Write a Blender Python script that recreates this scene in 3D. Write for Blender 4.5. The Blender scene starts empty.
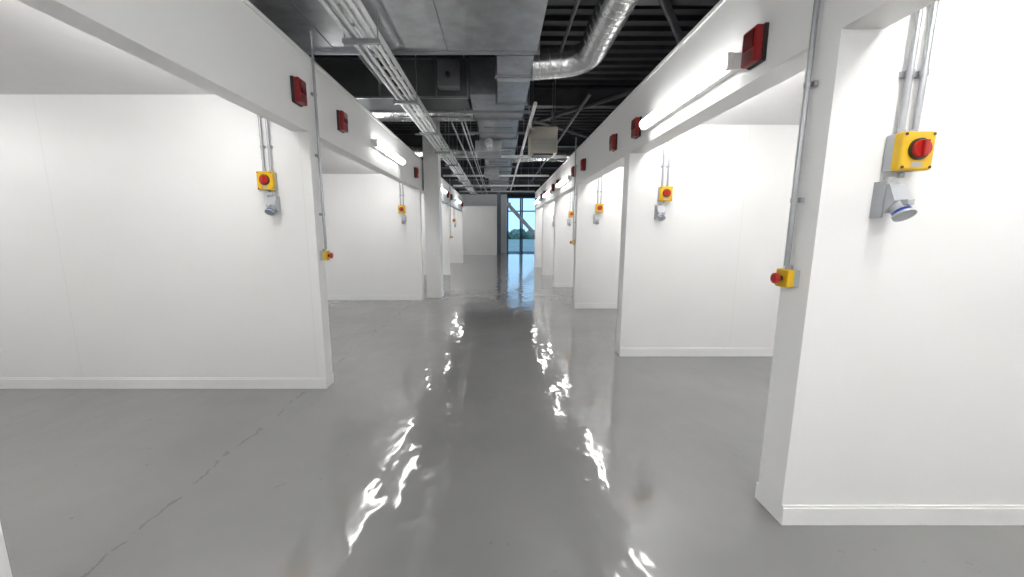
import bpy, math, random, bmesh
from mathutils import Vector, Matrix
random.seed(3)
S=bpy.context.scene
S.view_settings.view_transform='Standard'
S.view_settings.look='None'
S.view_settings.exposure=1.18

# ---------------------------------------------------------------- materials
def mat(name,col,rough=0.5,metal=0.0,emit=None,estr=0,noise=0.0,nscale=5,bump=0.0,bscale=30,spec=None):
    m=bpy.data.materials.new(name); m.use_nodes=True
    n=m.node_tree; b=n.nodes['Principled BSDF']
    b.inputs['Base Color'].default_value=(*col,1); b.inputs['Roughness'].default_value=rough
    b.inputs['Metallic'].default_value=metal
    if spec is not None: b.inputs['Specular IOR Level'].default_value=spec
    tc=n.nodes.new('ShaderNodeTexCoord')
    if noise:
        t=n.nodes.new('ShaderNodeTexNoise'); t.inputs['Scale'].default_value=nscale; t.inputs['Detail'].default_value=4
        n.links.new(tc.outputs['Object'],t.inputs['Vector'])
        mr=n.nodes.new('ShaderNodeMapRange'); mr.inputs['From Min'].default_value=.3; mr.inputs['From Max'].default_value=.7
        mr.inputs['To Min'].default_value=1-noise; mr.inputs['To Max'].default_value=1+noise
        n.links.new(t.outputs['Fac'],mr.inputs['Value'])
        vm=n.nodes.new('ShaderNodeVectorMath'); vm.operation='SCALE'; vm.inputs[0].default_value=col
        n.links.new(mr.outputs[0],vm.inputs['Scale']); n.links.new(vm.outputs[0],b.inputs['Base Color'])
    if bump:
        t=n.nodes.new('ShaderNodeTexNoise'); t.inputs['Scale'].default_value=bscale
        n.links.new(tc.outputs['Object'],t.inputs['Vector'])
        bp=n.nodes.new('ShaderNodeBump'); bp.inputs['Strength'].default_value=bump; bp.inputs['Distance'].default_value=.01
        n.links.new(t.outputs['Fac'],bp.inputs['Height']); n.links.new(bp.outputs[0],b.inputs['Normal'])
    if emit:
        b.inputs['Emission Color'].default_value=(*emit,1); b.inputs['Emission Strength'].default_value=estr
    return m
WHITE=mat('white_paint',(.85,.85,.845),.45,noise=.012,nscale=1.3,bump=.05,bscale=60)
TRIM=mat('white_gloss_trim',(.86,.86,.855),.3,noise=.01)
BOOTHC=mat('booth_ceiling_paint',(.74,.735,.735),.7,noise=.015)
DARK=mat('dark_ceiling_paint',(.024,.024,.028),.6,noise=.3,nscale=3)
STEEL=mat('dark_steel',(.05,.05,.057),.5,noise=.2)
GALV=mat('galvanised_sheet',(.54,.56,.58),.32,.9,noise=.15,nscale=7,bump=.3,bscale=4)
GALVD=mat('galvanised_flange',(.34,.35,.37),.4,.8,noise=.1)
FOIL=mat('foil_duct',(.72,.73,.74),.27,.92,noise=.14,nscale=14,bump=.6,bscale=18)
DUCTG=mat('grey_insulated_duct',(.09,.095,.10),.5,.2,noise=.15,nscale=6)
COND=mat('conduit_galvanised',(.38,.39,.41),.33,.6,noise=.06,nscale=20)
CONDW=mat('conduit_bright',(.88,.89,.90),.3,.05,noise=.05,nscale=20)
YEL=mat('yellow_plastic',(.72,.44,.008),.35,noise=.03)
RED=mat('red_plastic',(.42,.010,.008),.3,noise=.05)
DRED=mat('dark_red_lens',(.13,.005,.006),.10,noise=.1)
REDB=mat('red_housing',(.27,.007,.008),.28,noise=.05)
BLACK=mat('black_plastic',(.02,.02,.02),.4,noise=.1)
GREY=mat('grey_plastic',(.42,.44,.46),.4,noise=.03)
BLUE=mat('blue_plastic',(.02,.06,.36),.35,noise=.05)
CREAM=mat('cream_enamel',(.58,.56,.48),.4,noise=.03)
LAMP=mat('lit_diffuser',(1,1,1),.4,emit=(1.0,.99,.97),estr=7)
LAMPB=mat('lit_diffuser_bay',(1,1,1),.4,emit=(1.0,.99,.97),estr=14)
BATT=mat('batten_white',(.85,.85,.85),.4,noise=.01)
FRAME=mat('window_frame_dark',(.06,.11,.17),.4,noise=.05)
GRASS=mat('grass',(.24,.28,.26),.9,noise=.2,nscale=1)
LEAF=mat('foliage',(.13,.19,.15),.8,noise=.4,nscale=2)
BRACE=mat('brace_white_steel',(.80,.85,.90),.4,noise=.02)
POST=mat('blue_grey_steel',(.16,.20,.25),.4,noise=.05)

def seammat():
    m=WHITE.copy(); m.name='partition_board_paint'; n=m.node_tree; b=n.nodes['Principled BSDF']
    tc=[x for x in n.nodes if x.type=='TEX_COORD'][0]
    sx=n.nodes.new('ShaderNodeSeparateXYZ'); n.links.new(tc.outputs['Object'],sx.inputs[0])
    ad=n.nodes.new('ShaderNodeMath'); ad.operation='ADD'; ad.inputs[1].default_value=100.25; n.links.new(sx.outputs[0],ad.inputs[0])
    dv=n.nodes.new('ShaderNodeMath'); dv.operation='DIVIDE'; dv.inputs[1].default_value=2.4; n.links.new(ad.outputs[0],dv.inputs[0])
    fr=n.nodes.new('ShaderNodeMath'); fr.operation='FRACT'; n.links.new(dv.outputs[0],fr.inputs[0])
    lt=n.nodes.new('ShaderNodeMath'); lt.operation='LESS_THAN'; lt.inputs[1].default_value=.002; n.links.new(fr.outputs[0],lt.inputs[0])
    mx=n.nodes.new('ShaderNodeMix'); mx.data_type='RGBA'
    src=b.inputs['Base Color'].links[0].from_socket
    n.links.new(lt.outputs[0],mx.inputs['Factor']); n.links.new(src,mx.inputs[6]); mx.inputs[7].default_value=(.76,.76,.75,1)
    n.links.new(mx.outputs[2],b.inputs['Base Color'])
    return m
PART=seammat()

def floormat():
    m=bpy.data.materials.new('grey_resin_floor'); m.use_nodes=True; n=m.node_tree; b=n.nodes['Principled BSDF']
    L=n.links.new; N=n.nodes.new
    tc=N('ShaderNodeTexCoord')
    t=N('ShaderNodeTexNoise'); t.inputs['Scale'].default_value=.8; t.inputs['Detail'].default_value=6; L(tc.outputs['Object'],t.inputs['Vector'])
    cr=N('ShaderNodeValToRGB'); cr.color_ramp.elements[0].position=.3; cr.color_ramp.elements[0].color=(.228,.227,.230,1)
    cr.color_ramp.elements[1].position=.7; cr.color_ramp.elements[1].color=(.275,.272,.268,1); L(t.outputs['Fac'],cr.inputs[0])
    sx=N('ShaderNodeSeparateXYZ'); L(tc.outputs['Object'],sx.inputs[0])
    w=N('ShaderNodeTexNoise'); w.inputs['Scale'].default_value=2.6; w.inputs['Detail'].default_value=7; w.inputs['Roughness'].default_value=.65; L(tc.outputs['Object'],w.inputs['Vector'])
    def M(op,a,bv):
        x=N('ShaderNodeMath'); x.operation=op
        for i,v in enumerate((a,bv)):
            if v is None: continue
            if isinstance(v,(int,float)): x.inputs[i].default_value=v
            else: L(v,x.inputs[i])
        return x.outputs[0]
    wob=M('MULTIPLY',M('SUBTRACT',w.outputs['Fac'],.5),.34)
    d1=M('ABSOLUTE',M('ADD',M('ADD',sx.outputs[0],1.95),wob),None)
    line=M('LESS_THAN',d1,.009)
    g=N('ShaderNodeTexNoise'); g.inputs['Scale'].default_value=5; g.inputs['Detail'].default_value=8; L(tc.outputs['Object'],g.inputs['Vector'])
    gate=M('GREATER_THAN',g.outputs['Fac'],.51)
    f1=M('MULTIPLY',M('MULTIPLY',line,gate),.34)
    s=N('ShaderNodeTexNoise'); s.inputs['Scale'].default_value=9; s.inputs['Detail'].default_value=10; s.inputs['Roughness'].default_value=.75; L(tc.outputs['Object'],s.inputs['Vector'])
    s2=N('ShaderNodeTexNoise'); s2.inputs['Scale'].default_value=.9; L(tc.outputs['Object'],s2.inputs['Vector'])
    sc=M('MULTIPLY',M('MULTIPLY',M('GREATER_THAN',s.outputs['Fac'],.64),M('GREATER_THAN',s2.outputs['Fac'],.48)),.25)
    f=M('MAXIMUM',f1,sc)
    mx=N('ShaderNodeMix'); mx.data_type='RGBA'; L(f,mx.inputs['Factor']); L(cr.outputs[0],mx.inputs[6]); mx.inputs[7].default_value=(.10,.085,.08,1)
    L(mx.outputs[2],b.inputs['Base Color'])
    r=N('ShaderNodeMapRange'); r.inputs['To Min'].default_value=.04; r.inputs['To Max'].default_value=.09; L(t.outputs['Fac'],r.inputs['Value']); L(r.outputs[0],b.inputs['Roughness'])
    b.inputs['IOR'].default_value=1.75
    mp=N('ShaderNodeMapping'); mp.inputs['Scale'].default_value=(1.2,.85,1); L(tc.outputs['Object'],mp.inputs['Vector'])
    n1=N('ShaderNodeTexNoise'); n1.inputs['Scale'].default_value=4.3; n1.inputs['Detail'].default_value=2.0; n1.inputs['Roughness'].default_value=.42; L(mp.outputs[0],n1.inputs['Vector'])
    bp=N('ShaderNodeBump'); bp.inputs['Strength'].default_value=.6; bp.inputs['Distance'].default_value=.0105; L(n1.outputs['Fac'],bp.inputs['Height'])
    L(bp.outputs[0],b.inputs['Normal'])
    return m
FLOOR=floormat()

# ---------------------------------------------------------------- mesh builder
class MB:
    def __init__(s): s.v=[]; s.f=[]; s.m=[]; s.mats=[]; s.sm=[]
    def mi(s,m):
        if m not in s.mats: s.mats.append(m)
        return s.mats.index(m)
    def add(s,vs,fs,m,smooth=False):
        o=len(s.v); s.v+= [tuple(v) for v in vs]; k=s.mi(m)
        for f in fs: s.f.append([o+i for i in f]); s.m.append(k); s.sm.append(smooth)
    def box(s,x0,x1,y0,y1,z0,z1,m,c=0):
        if x1<x0:x0,x1=x1,x0
        if y1<y0:y0,y1=y1,y0
        if c:
            bm=bmesh.new(); bmesh.ops.create_cube(bm,size=1)
            for v in bm.verts: v.co=Vector(((x0+x1)/2+v.co.x*(x1-x0),(y0+y1)/2+v.co.y*(y1-y0),(z0+z1)/2+v.co.z*(z1-z0)))
            bmesh.ops.bevel(bm,geom=bm.edges[:],offset=c,segments=2,affect='EDGES',profile=.5)
            bm.verts.index_update()
            s.add([v.co[:] for v in bm.verts],[[v.index for v in f.verts] for f in bm.faces],m); bm.free(); return
        s.add([(x0,y0,z0),(x1,y0,z0),(x1,y1,z0),(x0,y1,z0),(x0,y0,z1),(x1,y0,z1),(x1,y1,z1),(x0,y1,z1)],
          [(0,3,2,1),(4,5,6,7),(0,1,5,4),(1,2,6,5),(2,3,7,6),(3,0,4,7)],m)
    def prism(s,poly,x0,x1,m):
        n=len(poly); vs=[(x0,a,b) for a,b in poly]+[(x1,a,b) for a,b in poly]
        s.add(vs,[list(range(n)),list(range(2*n-1,n-1,-1))]+[(i,n+i,n+(i+1)%n,(i+1)%n) for i in range(n)],m)
    def tube(s,pts,r,m,n=12,caps=True):
        pts=[Vector(p) for p in pts]; rr=r if isinstance(r,(list,tuple)) else [r]*len(pts)
        vs=[]; fs=[]; prev=None
        for i,p in enumerate(pts):
            if i==0:d=pts[1]-p
            elif i==len(pts)-1:d=p-pts[i-1]
            else:d=(pts[i+1]-p).normalized()+(p-pts[i-1]).normalized()
            if d.length<1e-9: d=prev[2]
            d=d.normalized()
            if prev is None:
                a=Vector((0,0,1)) if abs(d.z)<.9 else Vector((1,0,0))
                u=d.cross(a).normalized()
            else: u=(prev[0]-d*prev[0].dot(d)).normalized()
            w=d.cross(u); prev=(u,w,d)
            for k in range(n):
                a=2*math.pi*k/n; vs.append(p+(u*math.cos(a)+w*math.sin(a))*rr[i])
        for i in range(len(pts)-1):
            for k in range(n):
                fs.append((i*n+k,i*n+(k+1)%n,(i+1)*n+(k+1)%n,(i+1)*n+k))
        s.add(vs,fs,m,True)
        if caps:
            s.add(vs[:n],[list(range(n))[::-1]],m); s.add(vs[-n:],[list(range(n))],m)
    def mesh(s,name):
        me=bpy.data.meshes.new(name); me.from_pydata(s.v,[],s.f)
        for m in s.mats: me.materials.append(m)
        for p,k,q in zip(me.polygons,s.m,s.sm): p.material_index=k; p.use_smooth=q
        me.update()
        bm=bmesh.new(); bm.from_mesh(me); bmesh.ops.recalc_face_normals(bm,faces=bm.faces); bm.to_mesh(me); bm.free()
        return me
    def obj(s,name,loc=(0,0,0),rz=0):
        return place(s.mesh(name),name,loc,rz)
def place(me,name,loc=(0,0,0),rz=0,sc=1):
    o=bpy.data.objects.new(name,me); o.location=loc; o.rotation_euler=(0,0,rz); o.scale=(sc,sc,sc)
    S.collection.objects.link(o); return o
def bend(a,b,c,r,k=6):
    a,b,c=map(Vector,(a,b,c)); d1=(a-b).normalized(); d2=(c-b).normalized()
    p0=b+d1*r; p2=b+d2*r; return [((1-t)**2*p0+2*t*(1-t)*b+t*t*p2) for t in [i/k for i in range(k+1)]]

# ---------------------------------------------------------------- layout
LX,RX=-1.76,1.55
TL,TR=.15,.19
HB,HT,BC=2.50,3.15,2.82
LO,RO=-6.0,5.2
YB,YE=-5.0,27.0
CZ=4.7
L_ST=[-3.9,1.05,3.69,8.65,13.6,18.6]
R_ST=[-3.8,-1.0,1.878,4.695,7.70,10.65,13.6,16.5]
LEND=L_ST[-1]+TL; REND=R_ST[-1]+TR

b=MB(); b.box(LO-.2,RO+4,YB-.2,YE+.3,-.1,0,FLOOR); b.obj('floor')
b=MB(); b.box(LO-.2,RO+4,YB-.2,YE+.3,CZ,CZ+.1,DARK)
y=YB
while y<YE:
    b.box(LO,RO+3.8,y,y+.12,CZ-.07,CZ,DARK); y+=.3
b.obj('ceiling')
b=MB(); b.box(LO-.2,LO,YB,YE,0,CZ-.07,WHITE); b.obj('wall_left')
b=MB(); b.box(RO,RO+.2,YB,REND,0,CZ-.07,WHITE); b.box(RO+.2,RO+4,REND-.2,REND,0,CZ-.07,WHITE); b.box(RO+3.8,RO+4,REND,YE,0,CZ-.07,WHITE); b.obj('wall_right')
b=MB(); b.box(LO-.2,RO+.2,YB-.2,YB,0,CZ,WHITE); b.obj('wall_back')
WX0,WX1,WZ=.55,5.4,3.85
b=MB(); b.box(LO-.2,WX0,YE,YE+.2,0,CZ,WHITE); b.box(WX1,RO+4,YE,YE+.2,0,CZ,WHITE); b.box(WX0,WX1,YE,YE+.2,WZ,CZ,DARK); b.obj('wall_end')
b=MB()
for x in (WX0+.06,1.5,1.62,3.0,4.2,WX1-.06): b.box(x-.05,x+.05,YE-.02,YE+.1,0,WZ,FRAME)
for z in (0.05,2.9,WZ-.04): b.box(WX0,WX1,YE,YE+.08,z-.04,z+.04,FRAME)
b.obj('window_1')
b=MB(); b.tube([(.65,YE-.5,3.3),(3.6,YE-.5,0.12)],.12,BRACE,12); b.box(.55,.8,YE-.62,YE-.38,3.2,3.45,BRACE); b.box(3.4,3.85,YE-.62,YE-.38,0,.12,BRACE); b.obj('diagonal_steel_brace')
b=MB(); b.box(LO,RO+3.8,YE-2.0,YE,4.05,4.2,DARK); b.obj('ceiling_soffit')
b=MB(); b.box(-5.9,-.15,24.7,24.85,0,3.1,WHITE); b.box(-5.9,-.15,24.685,24.7,0,.11,TRIM); b.obj('partition_wall')
b=MB(); b.box(-.12,.12,24.95,25.15,0,4.05,POST); b.box(-.2,.2,24.87,25.23,0,.03,POST); b.obj('steel_post')

bl=MB(); br=MB()
def partition(xf,xin,xo,y,t,bb):
    m=MB()
    m.box(xf,xo,y,y+t,0,HB,PART); m.box(xin,xo,y,y+t,HB,BC,PART)
    m.obj('partition_wall')
    bb.box(xf,xo,y-.016,y,0,.10,TRIM); bb.box(xf,xo,y-.010,y,.10,.112,TRIM)
    bb.box(xf,xo,y+t,y+t+.016,0,.10,TRIM)
for y in L_ST: partition(LX,LX-TL,LO,y,TL,bl)
for y in R_ST: partition(RX,RX+TR,RO,y,TR,br)
bl.obj('baseboard_left'); br.obj('baseboard_right')
b=MB(); b.box(LX-TL,LX,YB,LEND,HB,HT,WHITE); b.box(LX-TL-.02,LX+.012,YB,LEND,HT,HT+.03,TRIM); b.obj('header_beam')
b=MB(); b.box(RX,RX+TR,YB,REND,HB,HT,WHITE); b.box(RX-.012,RX+TR+.02,YB,REND,HT,HT+.03,TRIM); b.obj('header_beam')
b=MB(); b.box(LO,LX-TL,YB,LEND,BC,BC+.06,BOOTHC); b.obj('ceiling_left')
b=MB(); b.box(RX+TR,RO,YB,REND,BC,BC+.06,BOOTHC); b.obj('ceiling_right')
b=MB(); b.box(-1.72,-1.375,8.95,9.3,0,CZ-.07,WHITE); b.box(-1.732,-1.363,8.938,9.312,0,.11,TRIM); b.obj('structural_column')

# ---------------------------------------------------------------- lights
def batten(lamp,L=1.5):
    m=MB(); m.box(-.06,0,-L/2,L/2,-.05,.05,BATT,.006)
    m.box(-.095,-.06,-L/2,-L/2+.03,-.05,.05,BATT); m.box(-.095,-.06,L/2-.03,L/2,-.05,.05,BATT)
    n=10; pr=[(-.06-.06*math.sin(math.pi*i/n),-.050*math.cos(math.pi*i/n)) for i in range(n+1)]
    y0,y1=-L/2+.03,L/2-.03
    vs=[(x,y0,z) for x,z in pr]+[(x,y1,z) for x,z in pr]; k=n+1
    m.add(vs,[(i,i+1,k+i+1,k+i) for i in range(n)]+[list(range(k)),list(range(2*k-1,k-1,-1))],lamp,False)
    return m.mesh('fluorescent_batten_light')
BM=batten(LAMP); BB=batten(LAMPB); BL=batten(LAMPB,2.3)
def light(x,y,z,face,me=None):
    place(me or BM,'fluorescent_batten_light',(x,y,z),0 if face<0 else math.pi)
for y in (-3.2,-1.4,.35): light(RX,y,2.66,-1,BB)  # added out of frame to brighten the corridor
light(RX,3.36,2.665,-1)
light(RX,9.1,2.70,-1); light(RX,12.1,2.70,-1); light(RX,15.1,2.70,-1)
for y in (-3.2,-1.5,.15): light(LX,y,2.78,1,BB)  # left row also added out of frame, lifts the grey near header
for y in (6.2,11.6,16.1): light(LX,y,2.78,1)
for a,c in zip(R_ST[:-1],R_ST[1:]):
    light(RX+TR,(a+TR+c)/2,2.66,1,BL); light(RO,(a+TR+c)/2,2.6,-1,BB)  # outer-wall battens at RO are added, unseen, for more even booth light
for a,c in zip(L_ST[:-1],L_ST[1:]):
    mid=(a+TL+c)/2
    if c-a>4:
        light(LX-TL,mid-1.15,2.68,-1,BB); light(LX-TL,mid+1.15,2.68,-1,BB)
    else: light(LX-TL,mid,2.68,-1,BB)
    light(LO,mid-.2,2.6,1,BB)  # unseen outer-wall batten, added to even out the booth light
for y in (20.5,23.0): light(LO,y,2.7,1,BB); light(RO+3.8,y,2.7,-1,BB)  # side-wall battens added to brighten the far end area
for y in (-1.5,2.5,6.5,10.5,14.5):  # added uplights on booth roofs, hidden by headers, to light the ducts
    for x in (LX-.65,RX+.7):
        o=place(BM,'fluorescent_batten_light',(x,y,BC+.06)); o.rotation_euler=(0,math.pi/2,0)
for x in (-4.5,-2.7,3.2):  # hanging battens added to lighten the end panel
    for y in (20.2,22.8):
        o=place(BB,'fluorescent_batten_light',(x,y,4.0)); o.rotation_euler=(0,-math.pi/2,0)

# ---------------------------------------------------------------- isolator
def isolator():
    m=MB()
    m.box(-.088,.088,-.055,0,-.10,.10,GREY,.008)
    m.box(-.092,.092,-.105,-.05,-.104,.104,YEL,.012)
    m.tube([(0,-.104,.008),(0,-.116,.008)],.058,BLACK,24)
    m.tube([(0,-.112,.008),(0,-.132,.008)],[.050,.046],RED,24)
    m.box(-.013,.013,-.152,-.13,-.036,.052,RED,.005)
    m.box(-.03,.03,-.1065,-.104,-.085,-.062,GREY)
    for sx in(-1,1):
        for sz in(-1,1): m.tube([(sx*.076,-.103,sz*.088),(sx*.076,-.108,sz*.088)],.008,BLACK,8)
    for x in(-.035,.035): m.tube([(x,-.03,.098),(x,-.03,.125)],.019,COND,12)
    return m.mesh('rotary_isolator_switch')
ISO=isolator()
def socket():
    m=MB()
    m.box(-.05,.05,-.05,0,-.075,.085,GREY,.008)
    m.prism([(-.045,.075),(-.045,-.08),(-.075,-.085),(-.125,-.02),(-.085,.07)],-.05,.05,GREY)
    d=Vector((0,-.62,-.78)).normalized(); c=Vector((0,-.10,-.05))
    m.tube([c-d*.02,c+d*.035],.043,GREY,20)
    m.tube([c+d*.035,c+d*.055],.040,BLUE,20)
    m.tube([c+d*.055,c+d*.068],.050,GREY,20)
    m.box(-.02,.02,-.165,-.12,-.045,-.015,GREY,.004)
    m.box(-.055,-.048,-.07,-.0,-.11,.09,COND)
    m.tube([(0,-.03,.083),(0,-.03,.112)],.019,COND,12)
    return m.mesh('industrial_power_socket')
SOC=socket()
def conduits(top):
    m=MB()
    for x in(-.032,.032):
        m.tube([(x,-.027,.100),(x,-.027,top)],.0125,COND,10)
        for z in (.33,.62):
            if z<top-.03:
                m.box(x-.024,x+.024,-.014,0,z-.012,z+.012,COND); m.tube([(x,-.027,z-.012),(x,-.027,z+.012)],.0165,COND,10)
    m.tube([(.0,-.027,-.085),(.0,-.027,-.105)],.012,COND,10)
    return m.mesh('electrical_conduit')
CON=conduits(BC-2.0)
for sgn,xf,lst in((-1,LX,L_ST[1:]),(1,RX,R_ST[1:])):
    for y in lst:
        off=.395 if sgn<0 else (.345 if abs(y-1.878)<.01 else .43)
        x=xf+sgn*off; z=(1.955 if abs(y-1.878)<.01 else 2.025) if sgn>0 else 2.05
        place(ISO,'rotary_isolator_switch',(x,y,z),0,.82); place(SOC,'industrial_power_socket',(x+(-.05 if sgn>0 else .04),y,z-.205),0,.84)
        o=place(CON,'electrical_conduit',(x,y,z))
        o.scale=(1,1,(BC-z)/(BC-2.0))

# ---------------------------------------------------------------- emergency stops
def estop():
    m=MB()
    m.box(-.03,0,-.042,.042,-.045,.045,GREY,.004)
    m.box(-.065,-.028,-.044,.044,-.047,.047,YEL,.006)
    m.tube([(-.065,0,0),(-.085,0,0)],.014,BLACK,12)
    m.tube([(-.083,0,0),(-.092,0,0),(-.103,0,0),(-.108,0,0)],[.02,.03,.028,.016],RED,20)
    m.tube([(-.03,0,.045),(-.03,0,.065)],.017,COND,12)
    return m.mesh('emergency_stop_button')
EST=estop()
def estop_conduit(h):
    m=MB(); m.tube([(-.03,0,.065),(-.03,0,h)],.0125,COND,10)
    z=.4
    while z<h-.1:
        m.box(-.016,0,-.026,.026,z-.012,z+.012,COND); m.tube([(-.03,0,z-.012),(-.03,0,z+.012)],.0165,COND,10); z+=.55
    return m.mesh('electrical_conduit')
EC=estop_conduit(HT+.25-1.36)
for x,y,r in((RX,1.985,0),(LX,3.78,math.pi),(RX,7.79,0),(LX,13.68,math.pi)):
    place(EST,'emergency_stop_button',(x,y,1.35),r); place(EC,'electrical_conduit',(x-.014*math.cos(r),y,1.35),r)

# ---------------------------------------------------------------- beacons
def beacon():
    m=MB()
    m.box(-.03,0,-.085,.085,-.125,.125,BLACK,.006)
    m.box(-.085,-.028,-.082,.082,-.12,.12,REDB,.014)
    m.box(-.092,-.08,-.06,.06,-.02,.10,DRED,.005)
    for i in range(5): m.box(-.0885,-.083,-.05,.05,-.10+i*.014,-.094+i*.014,BLACK)
    return m.mesh('fire_alarm_sounder_beacon')
BEA=beacon()
for y,z in ((2.45,2.675),(4.42,2.715),(5.28,2.745),(7.1,2.76),(7.98,2.77),(10.1,2.78),(11.0,2.78),(13.0,2.78),(13.9,2.78),(16.0,2.78)): place(BEA,'fire_alarm_sounder_beacon',(RX,y,z),0,.82)
for y in (3.50,4.42,8.2,9.9,13.2,14.1,18.2): place(BEA,'fire_alarm_sounder_beacon',(LX,y,2.78),math.pi,.84)

# ---------------------------------------------------------------- services
def flanges(m,x0,x1,z0,z1,ys,t=.03):
    for y in ys:
        m.box(x0-t,x1+t,y-.015,y+.015,z0-t,z0,GALVD); m.box(x0-t,x1+t,y-.015,y+.015,z1,z1+t,GALVD)
        m.box(x0-t,x0,y-.015,y+.015,z0,z1,GALVD); m.box(x1,x1+t,y-.015,y+.015,z0,z1,GALVD)
m=MB(); m.box(-2.3,.41,-4.5,4.45,3.5,4.1,GALV); flanges(m,-2.3,.41,3.5,4.1,[-3,-1.5,0,1.5,2.95,4.43])
for x in (-1.75,-.55): m.box(x-.004,x+.004,-4.5,4.4,3.492,3.5,GALVD)
m.obj('ventilation_duct')
m=MB()
ys=[4.47,5.0,5.8,7.0,8.2,9.4,10.6,11.8,13,14.2,15.4,16.6,17.8,19.0]
for i,(a,c) in enumerate(zip(ys[:-1],ys[1:])):
    x0,x1=(-.02,.38) if i<2 else ((-.42,.40) if i%3 else (-.38,.34))
    zb=3.52 if i%3 else 3.47
    if i==1: zb=3.40
    m.box(x0,x1,a,c,zb,4.02,GALV)
    flanges(m,x0,x1,zb,4.02,[c-.02])
    if i>2: m.box(x0+.1,x1-.1,a+.35,a+.37,zb-.012,zb,GALVD); m.box(x0+.1,x1-.1,a+.75,a+.77,zb-.012,zb,GALVD)
m.obj('ventilation_duct')
m=MB(); m.box(-.5,.05,8.3,9.0,3.22,3.45,GALV,.01); m.box(-.45,.0,11.9,12.6,3.24,3.45,GALV,.01); m.tube([(-.2,8.3,3.33),(-.2,7.9,3.33)],.08,FOIL,14); m.obj('duct_damper_box')
for y in (6.3,7.6,10.1,11.5,14.8,17.2):
    m=MB(); m.box(-.58,.50,y-.02,y+.02,3.41,3.445,GALVD)
    for x in(-.54,.47): m.tube([(x,y,3.39),(x,y,CZ-.08)],.006,GALVD,8)
    m.obj('duct_hanger')
m=MB(); m.box(-3.4,-.46,5.8,6.5,3.5,3.98,DUCTG); flanges(m,-3.4,-.46,3.5,3.98,[5.82,6.48])
for x in(-2.6,-1.7,-.9): m.box(x-.015,x+.015,5.77,5.8,3.48,4.0,GALVD)
m.box(-.85,-.55,5.6,5.78,3.56,3.9,GALVD,.006); m.tube([(-.7,5.6,3.7),(-.7,5.54,3.7)],.03,BLACK,12)
m.obj('ventilation_duct')
def spiral(pts,r,name):
    m=MB(); m.tube(pts,r,FOIL,24)
    P=[Vector(p) for p in pts]
    for a,c in zip(P[:-1],P[1:]):
        L=(c-a).length; n=int(L/.14); d=(c-a).normalized()
        for i in range(n):
            q=a+d*(i+.5)*.14; m.tube([q-d*.006,q-d*.003,q+d*.003,q+d*.006],[r,r+.007,r+.007,r],FOIL,24,False)
    return m.obj(name)
spiral([(1.2,-4.5,3.9),(1.2,4.9,3.9)]+bend((1.2,4.9,3.9),(1.2,5.5,3.85),(.44,5.5,3.78),.33)+[(.41,5.5,3.78)],.18,'spiral_duct')
spiral([(-2.8,7.3,3.72),(-.43,7.3,3.72)],.16,'spiral_duct')
spiral([(.41,12.2,3.8),(1.1,12.2,3.85),(4.5,12.2,3.85)],.15,'spiral_duct')
spiral([(-3.0,11.0,3.75),(-.43,11.0,3.75)],.15,'spiral_duct')
m=MB()
TX,TZ=-1.20,3.28
for x in(TX-.13,TX+.13): m.box(x-.008,x+.008,-4.5,19,TZ,TZ+.06,CONDW)
m.box(TX-.13,TX-.07,-4.5,19,TZ+.005,TZ+.01,CONDW)
y=-4.4
while y<19: m.box(TX-.13,TX+.13,y,y+.05,TZ,TZ+.012,CONDW); y+=.28
for x in(-.095,-.03,.045,.1): m.tube([(TX+x,-4.5,TZ-.02),(TX+x,19,TZ-.02)],.019,CONDW,10)
y=-4.4
while y<19:
    m.box(TX-.16,TX+.16,y-.02,y+.02,TZ-.075,TZ-.04,GALVD)
    for x in(-.145,.145): m.tube([(TX+x,y,TZ-.09),(TX+x,y,3.47 if y<4.5 else CZ-.46)],.006,GALVD,8)
    y+=1.6
m.obj('cable_tray')
m=MB()
for x,z in((-.62,3.36),(-.56,3.36),(-.78,3.35)):
    m.tube([(x,6.6,z),(x,19,z)],.014,COND,8)
m.obj('electrical_conduit')
m=MB(); m.tube([(-1.62,4.6,3.62),(-1.62,5.6,3.62)],.028,STEEL,12); m.tube([(.56,6.2,3.52),(.56,19,3.52)],.03,CONDW,12)
for y in(7,9.5,12.9,15.5,18): m.tube([(.56,y,3.52),(.56,y,3.36)],.014,CONDW,8); m.tube([(.56,y,3.36),(.56,y,3.35),(.56,y,3.345)],[.01,.03,.03],COND,10)
m.obj('sprinkler_pipe')
m=MB()
for y in (6.9,8.1,10.9,14.0,15.2,17.5):
    m.tube([(-1.7,y,3.52),(-.5,y,3.52)],.018,COND,8)
m.obj('branch_pipes')
m=MB(); m.tube([(LX-.06,-4.9,HT+.06),(LX-.06,LEND,HT+.06)],.03,COND,10); m.obj('header_trunking_pipe')
m=MB(); m.tube([(RX+.06,-4.9,HT+.055),(RX+.06,REND,HT+.055)],.025,COND,10); m.obj('header_trunking_pipe')
for y in(9.9,13.3,16.2,18.6):
    m=MB(); m.box(-1.9,1.7,y,y+.06,3.39,3.45,CONDW)
    for x in(-1.6,-.9,.75,1.4): m.tube([(x,y+.03,3.45),(x,y+.03,CZ-.08)],.006,GALVD,8)
    m.tube([(-1.9,y+.12,3.42),(1.7,y+.12,3.42)],.013,CONDW,8)
    m.obj('cross_trunking')
for y in(1.2,4.9,8.8,12.8,17,21,24):
    m=MB(); m.box(LO,RO,y-.1,y+.1,CZ-.09,CZ-.07,STEEL); m.box(LO,RO,y-.01,y+.01,CZ-.43,CZ-.09,STEEL); m.box(LO,RO,y-.1,y+.1,CZ-.45,CZ-.43,STEEL); m.obj('steel_ceiling_beam')
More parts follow.
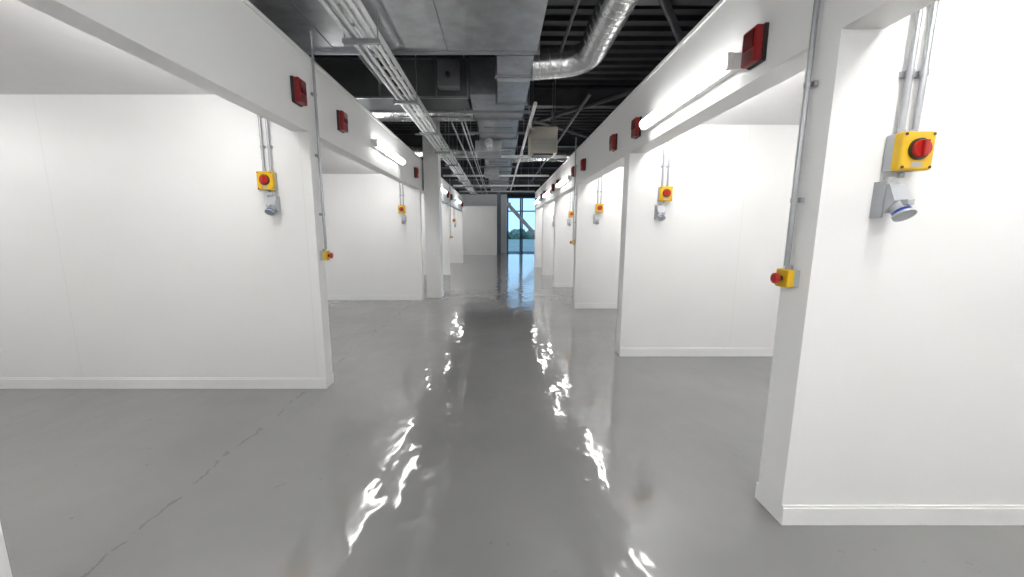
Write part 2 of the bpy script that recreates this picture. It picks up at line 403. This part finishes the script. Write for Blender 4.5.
for x0,y0,x1,y1 in((.8,3.2,4.5,8.6),(4.5,5.2,.9,9.6),(.8,9.5,4.4,13)):
    m=MB(); m.tube([(x0,y0,4.18),(x1,y1,4.18)],.05,STEEL,10); m.obj('ceiling_pipe')
m=MB(); m.tube([(.75,-4,3.75),(.75,5.0,3.75)],.02,STEEL,8); m.tube([(1.35,6,3.6),(1.35,18,3.6)],.025,STEEL,8); m.obj('ceiling_pipe')
m=MB(); cx,cy,cz=.90,8.0,3.38
m.box(cx-.28,cx+.28,cy,cy+.5,cz-.24,cz+.27,CREAM,.02)
m.box(cx-.24,cx+.24,cy-.012,cy+.02,cz-.18,cz+.03,GREY)
for i in range(7): m.box(cx-.23,cx+.23,cy-.02,cy-.005,cz-.17+i*.028,cz-.158+i*.028,CREAM)
m.box(cx-.2,cx+.2,cy+.05,cy+.45,cz-.27,cz-.24,BLACK)
for x in(-.22,.22):
    for yy in(.08,.42): m.tube([(cx+x,cy+yy,cz+.26),(cx+x,cy+yy,CZ-.08)],.007,GALVD,8)
m.tube([(cx+.2,cy+.25,cz+.27),(cx+.2,cy+.25,cz+.6)],.03,COND,10)
m.obj('ceiling_fan_heater_unit')

# ---------------------------------------------------------------- outside
m=MB(); m.box(-60,80,YE+.3,YE+90,-.6,-.3,GRASS); m.obj('ground_outside')
m=MB()
for i in range(30):
    x=-14+i*1.9+random.uniform(-.5,.5); y=YE+56+random.uniform(-3,3); r=random.uniform(.9,1.4)
    bm=bmesh.new(); bmesh.ops.create_icosphere(bm,subdivisions=3,radius=r)
    for v in bm.verts: v.co=v.co*(1+random.uniform(-.12,.12))
    bm.verts.index_update()
    m.add([(v.co.x+x,v.co.y+y,v.co.z+.5) for v in bm.verts],[[v.index for v in f.verts] for f in bm.faces],LEAF); bm.free()
    m.tube([(x,y,-.3),(x,y,.6)],.2,BLACK,8)
m.obj('tree_row')

w=bpy.data.worlds.new('sky'); S.world=w; w.use_nodes=True; n=w.node_tree
bg=n.nodes['Background']; bg.inputs[0].default_value=(.36,.66,1.0,1); bg.inputs[1].default_value=.75

cd=bpy.data.cameras.new('camera'); cd.sensor_width=36; cd.lens=380/1024*36; cd.shift_x=13/1024
cd.clip_start=.02; cd.clip_end=300
c=bpy.data.objects.new('camera',cd); c.location=(0,0,1.6); c.rotation_euler=(math.radians(90-8.75),0,0)
S.collection.objects.link(c); S.camera=c
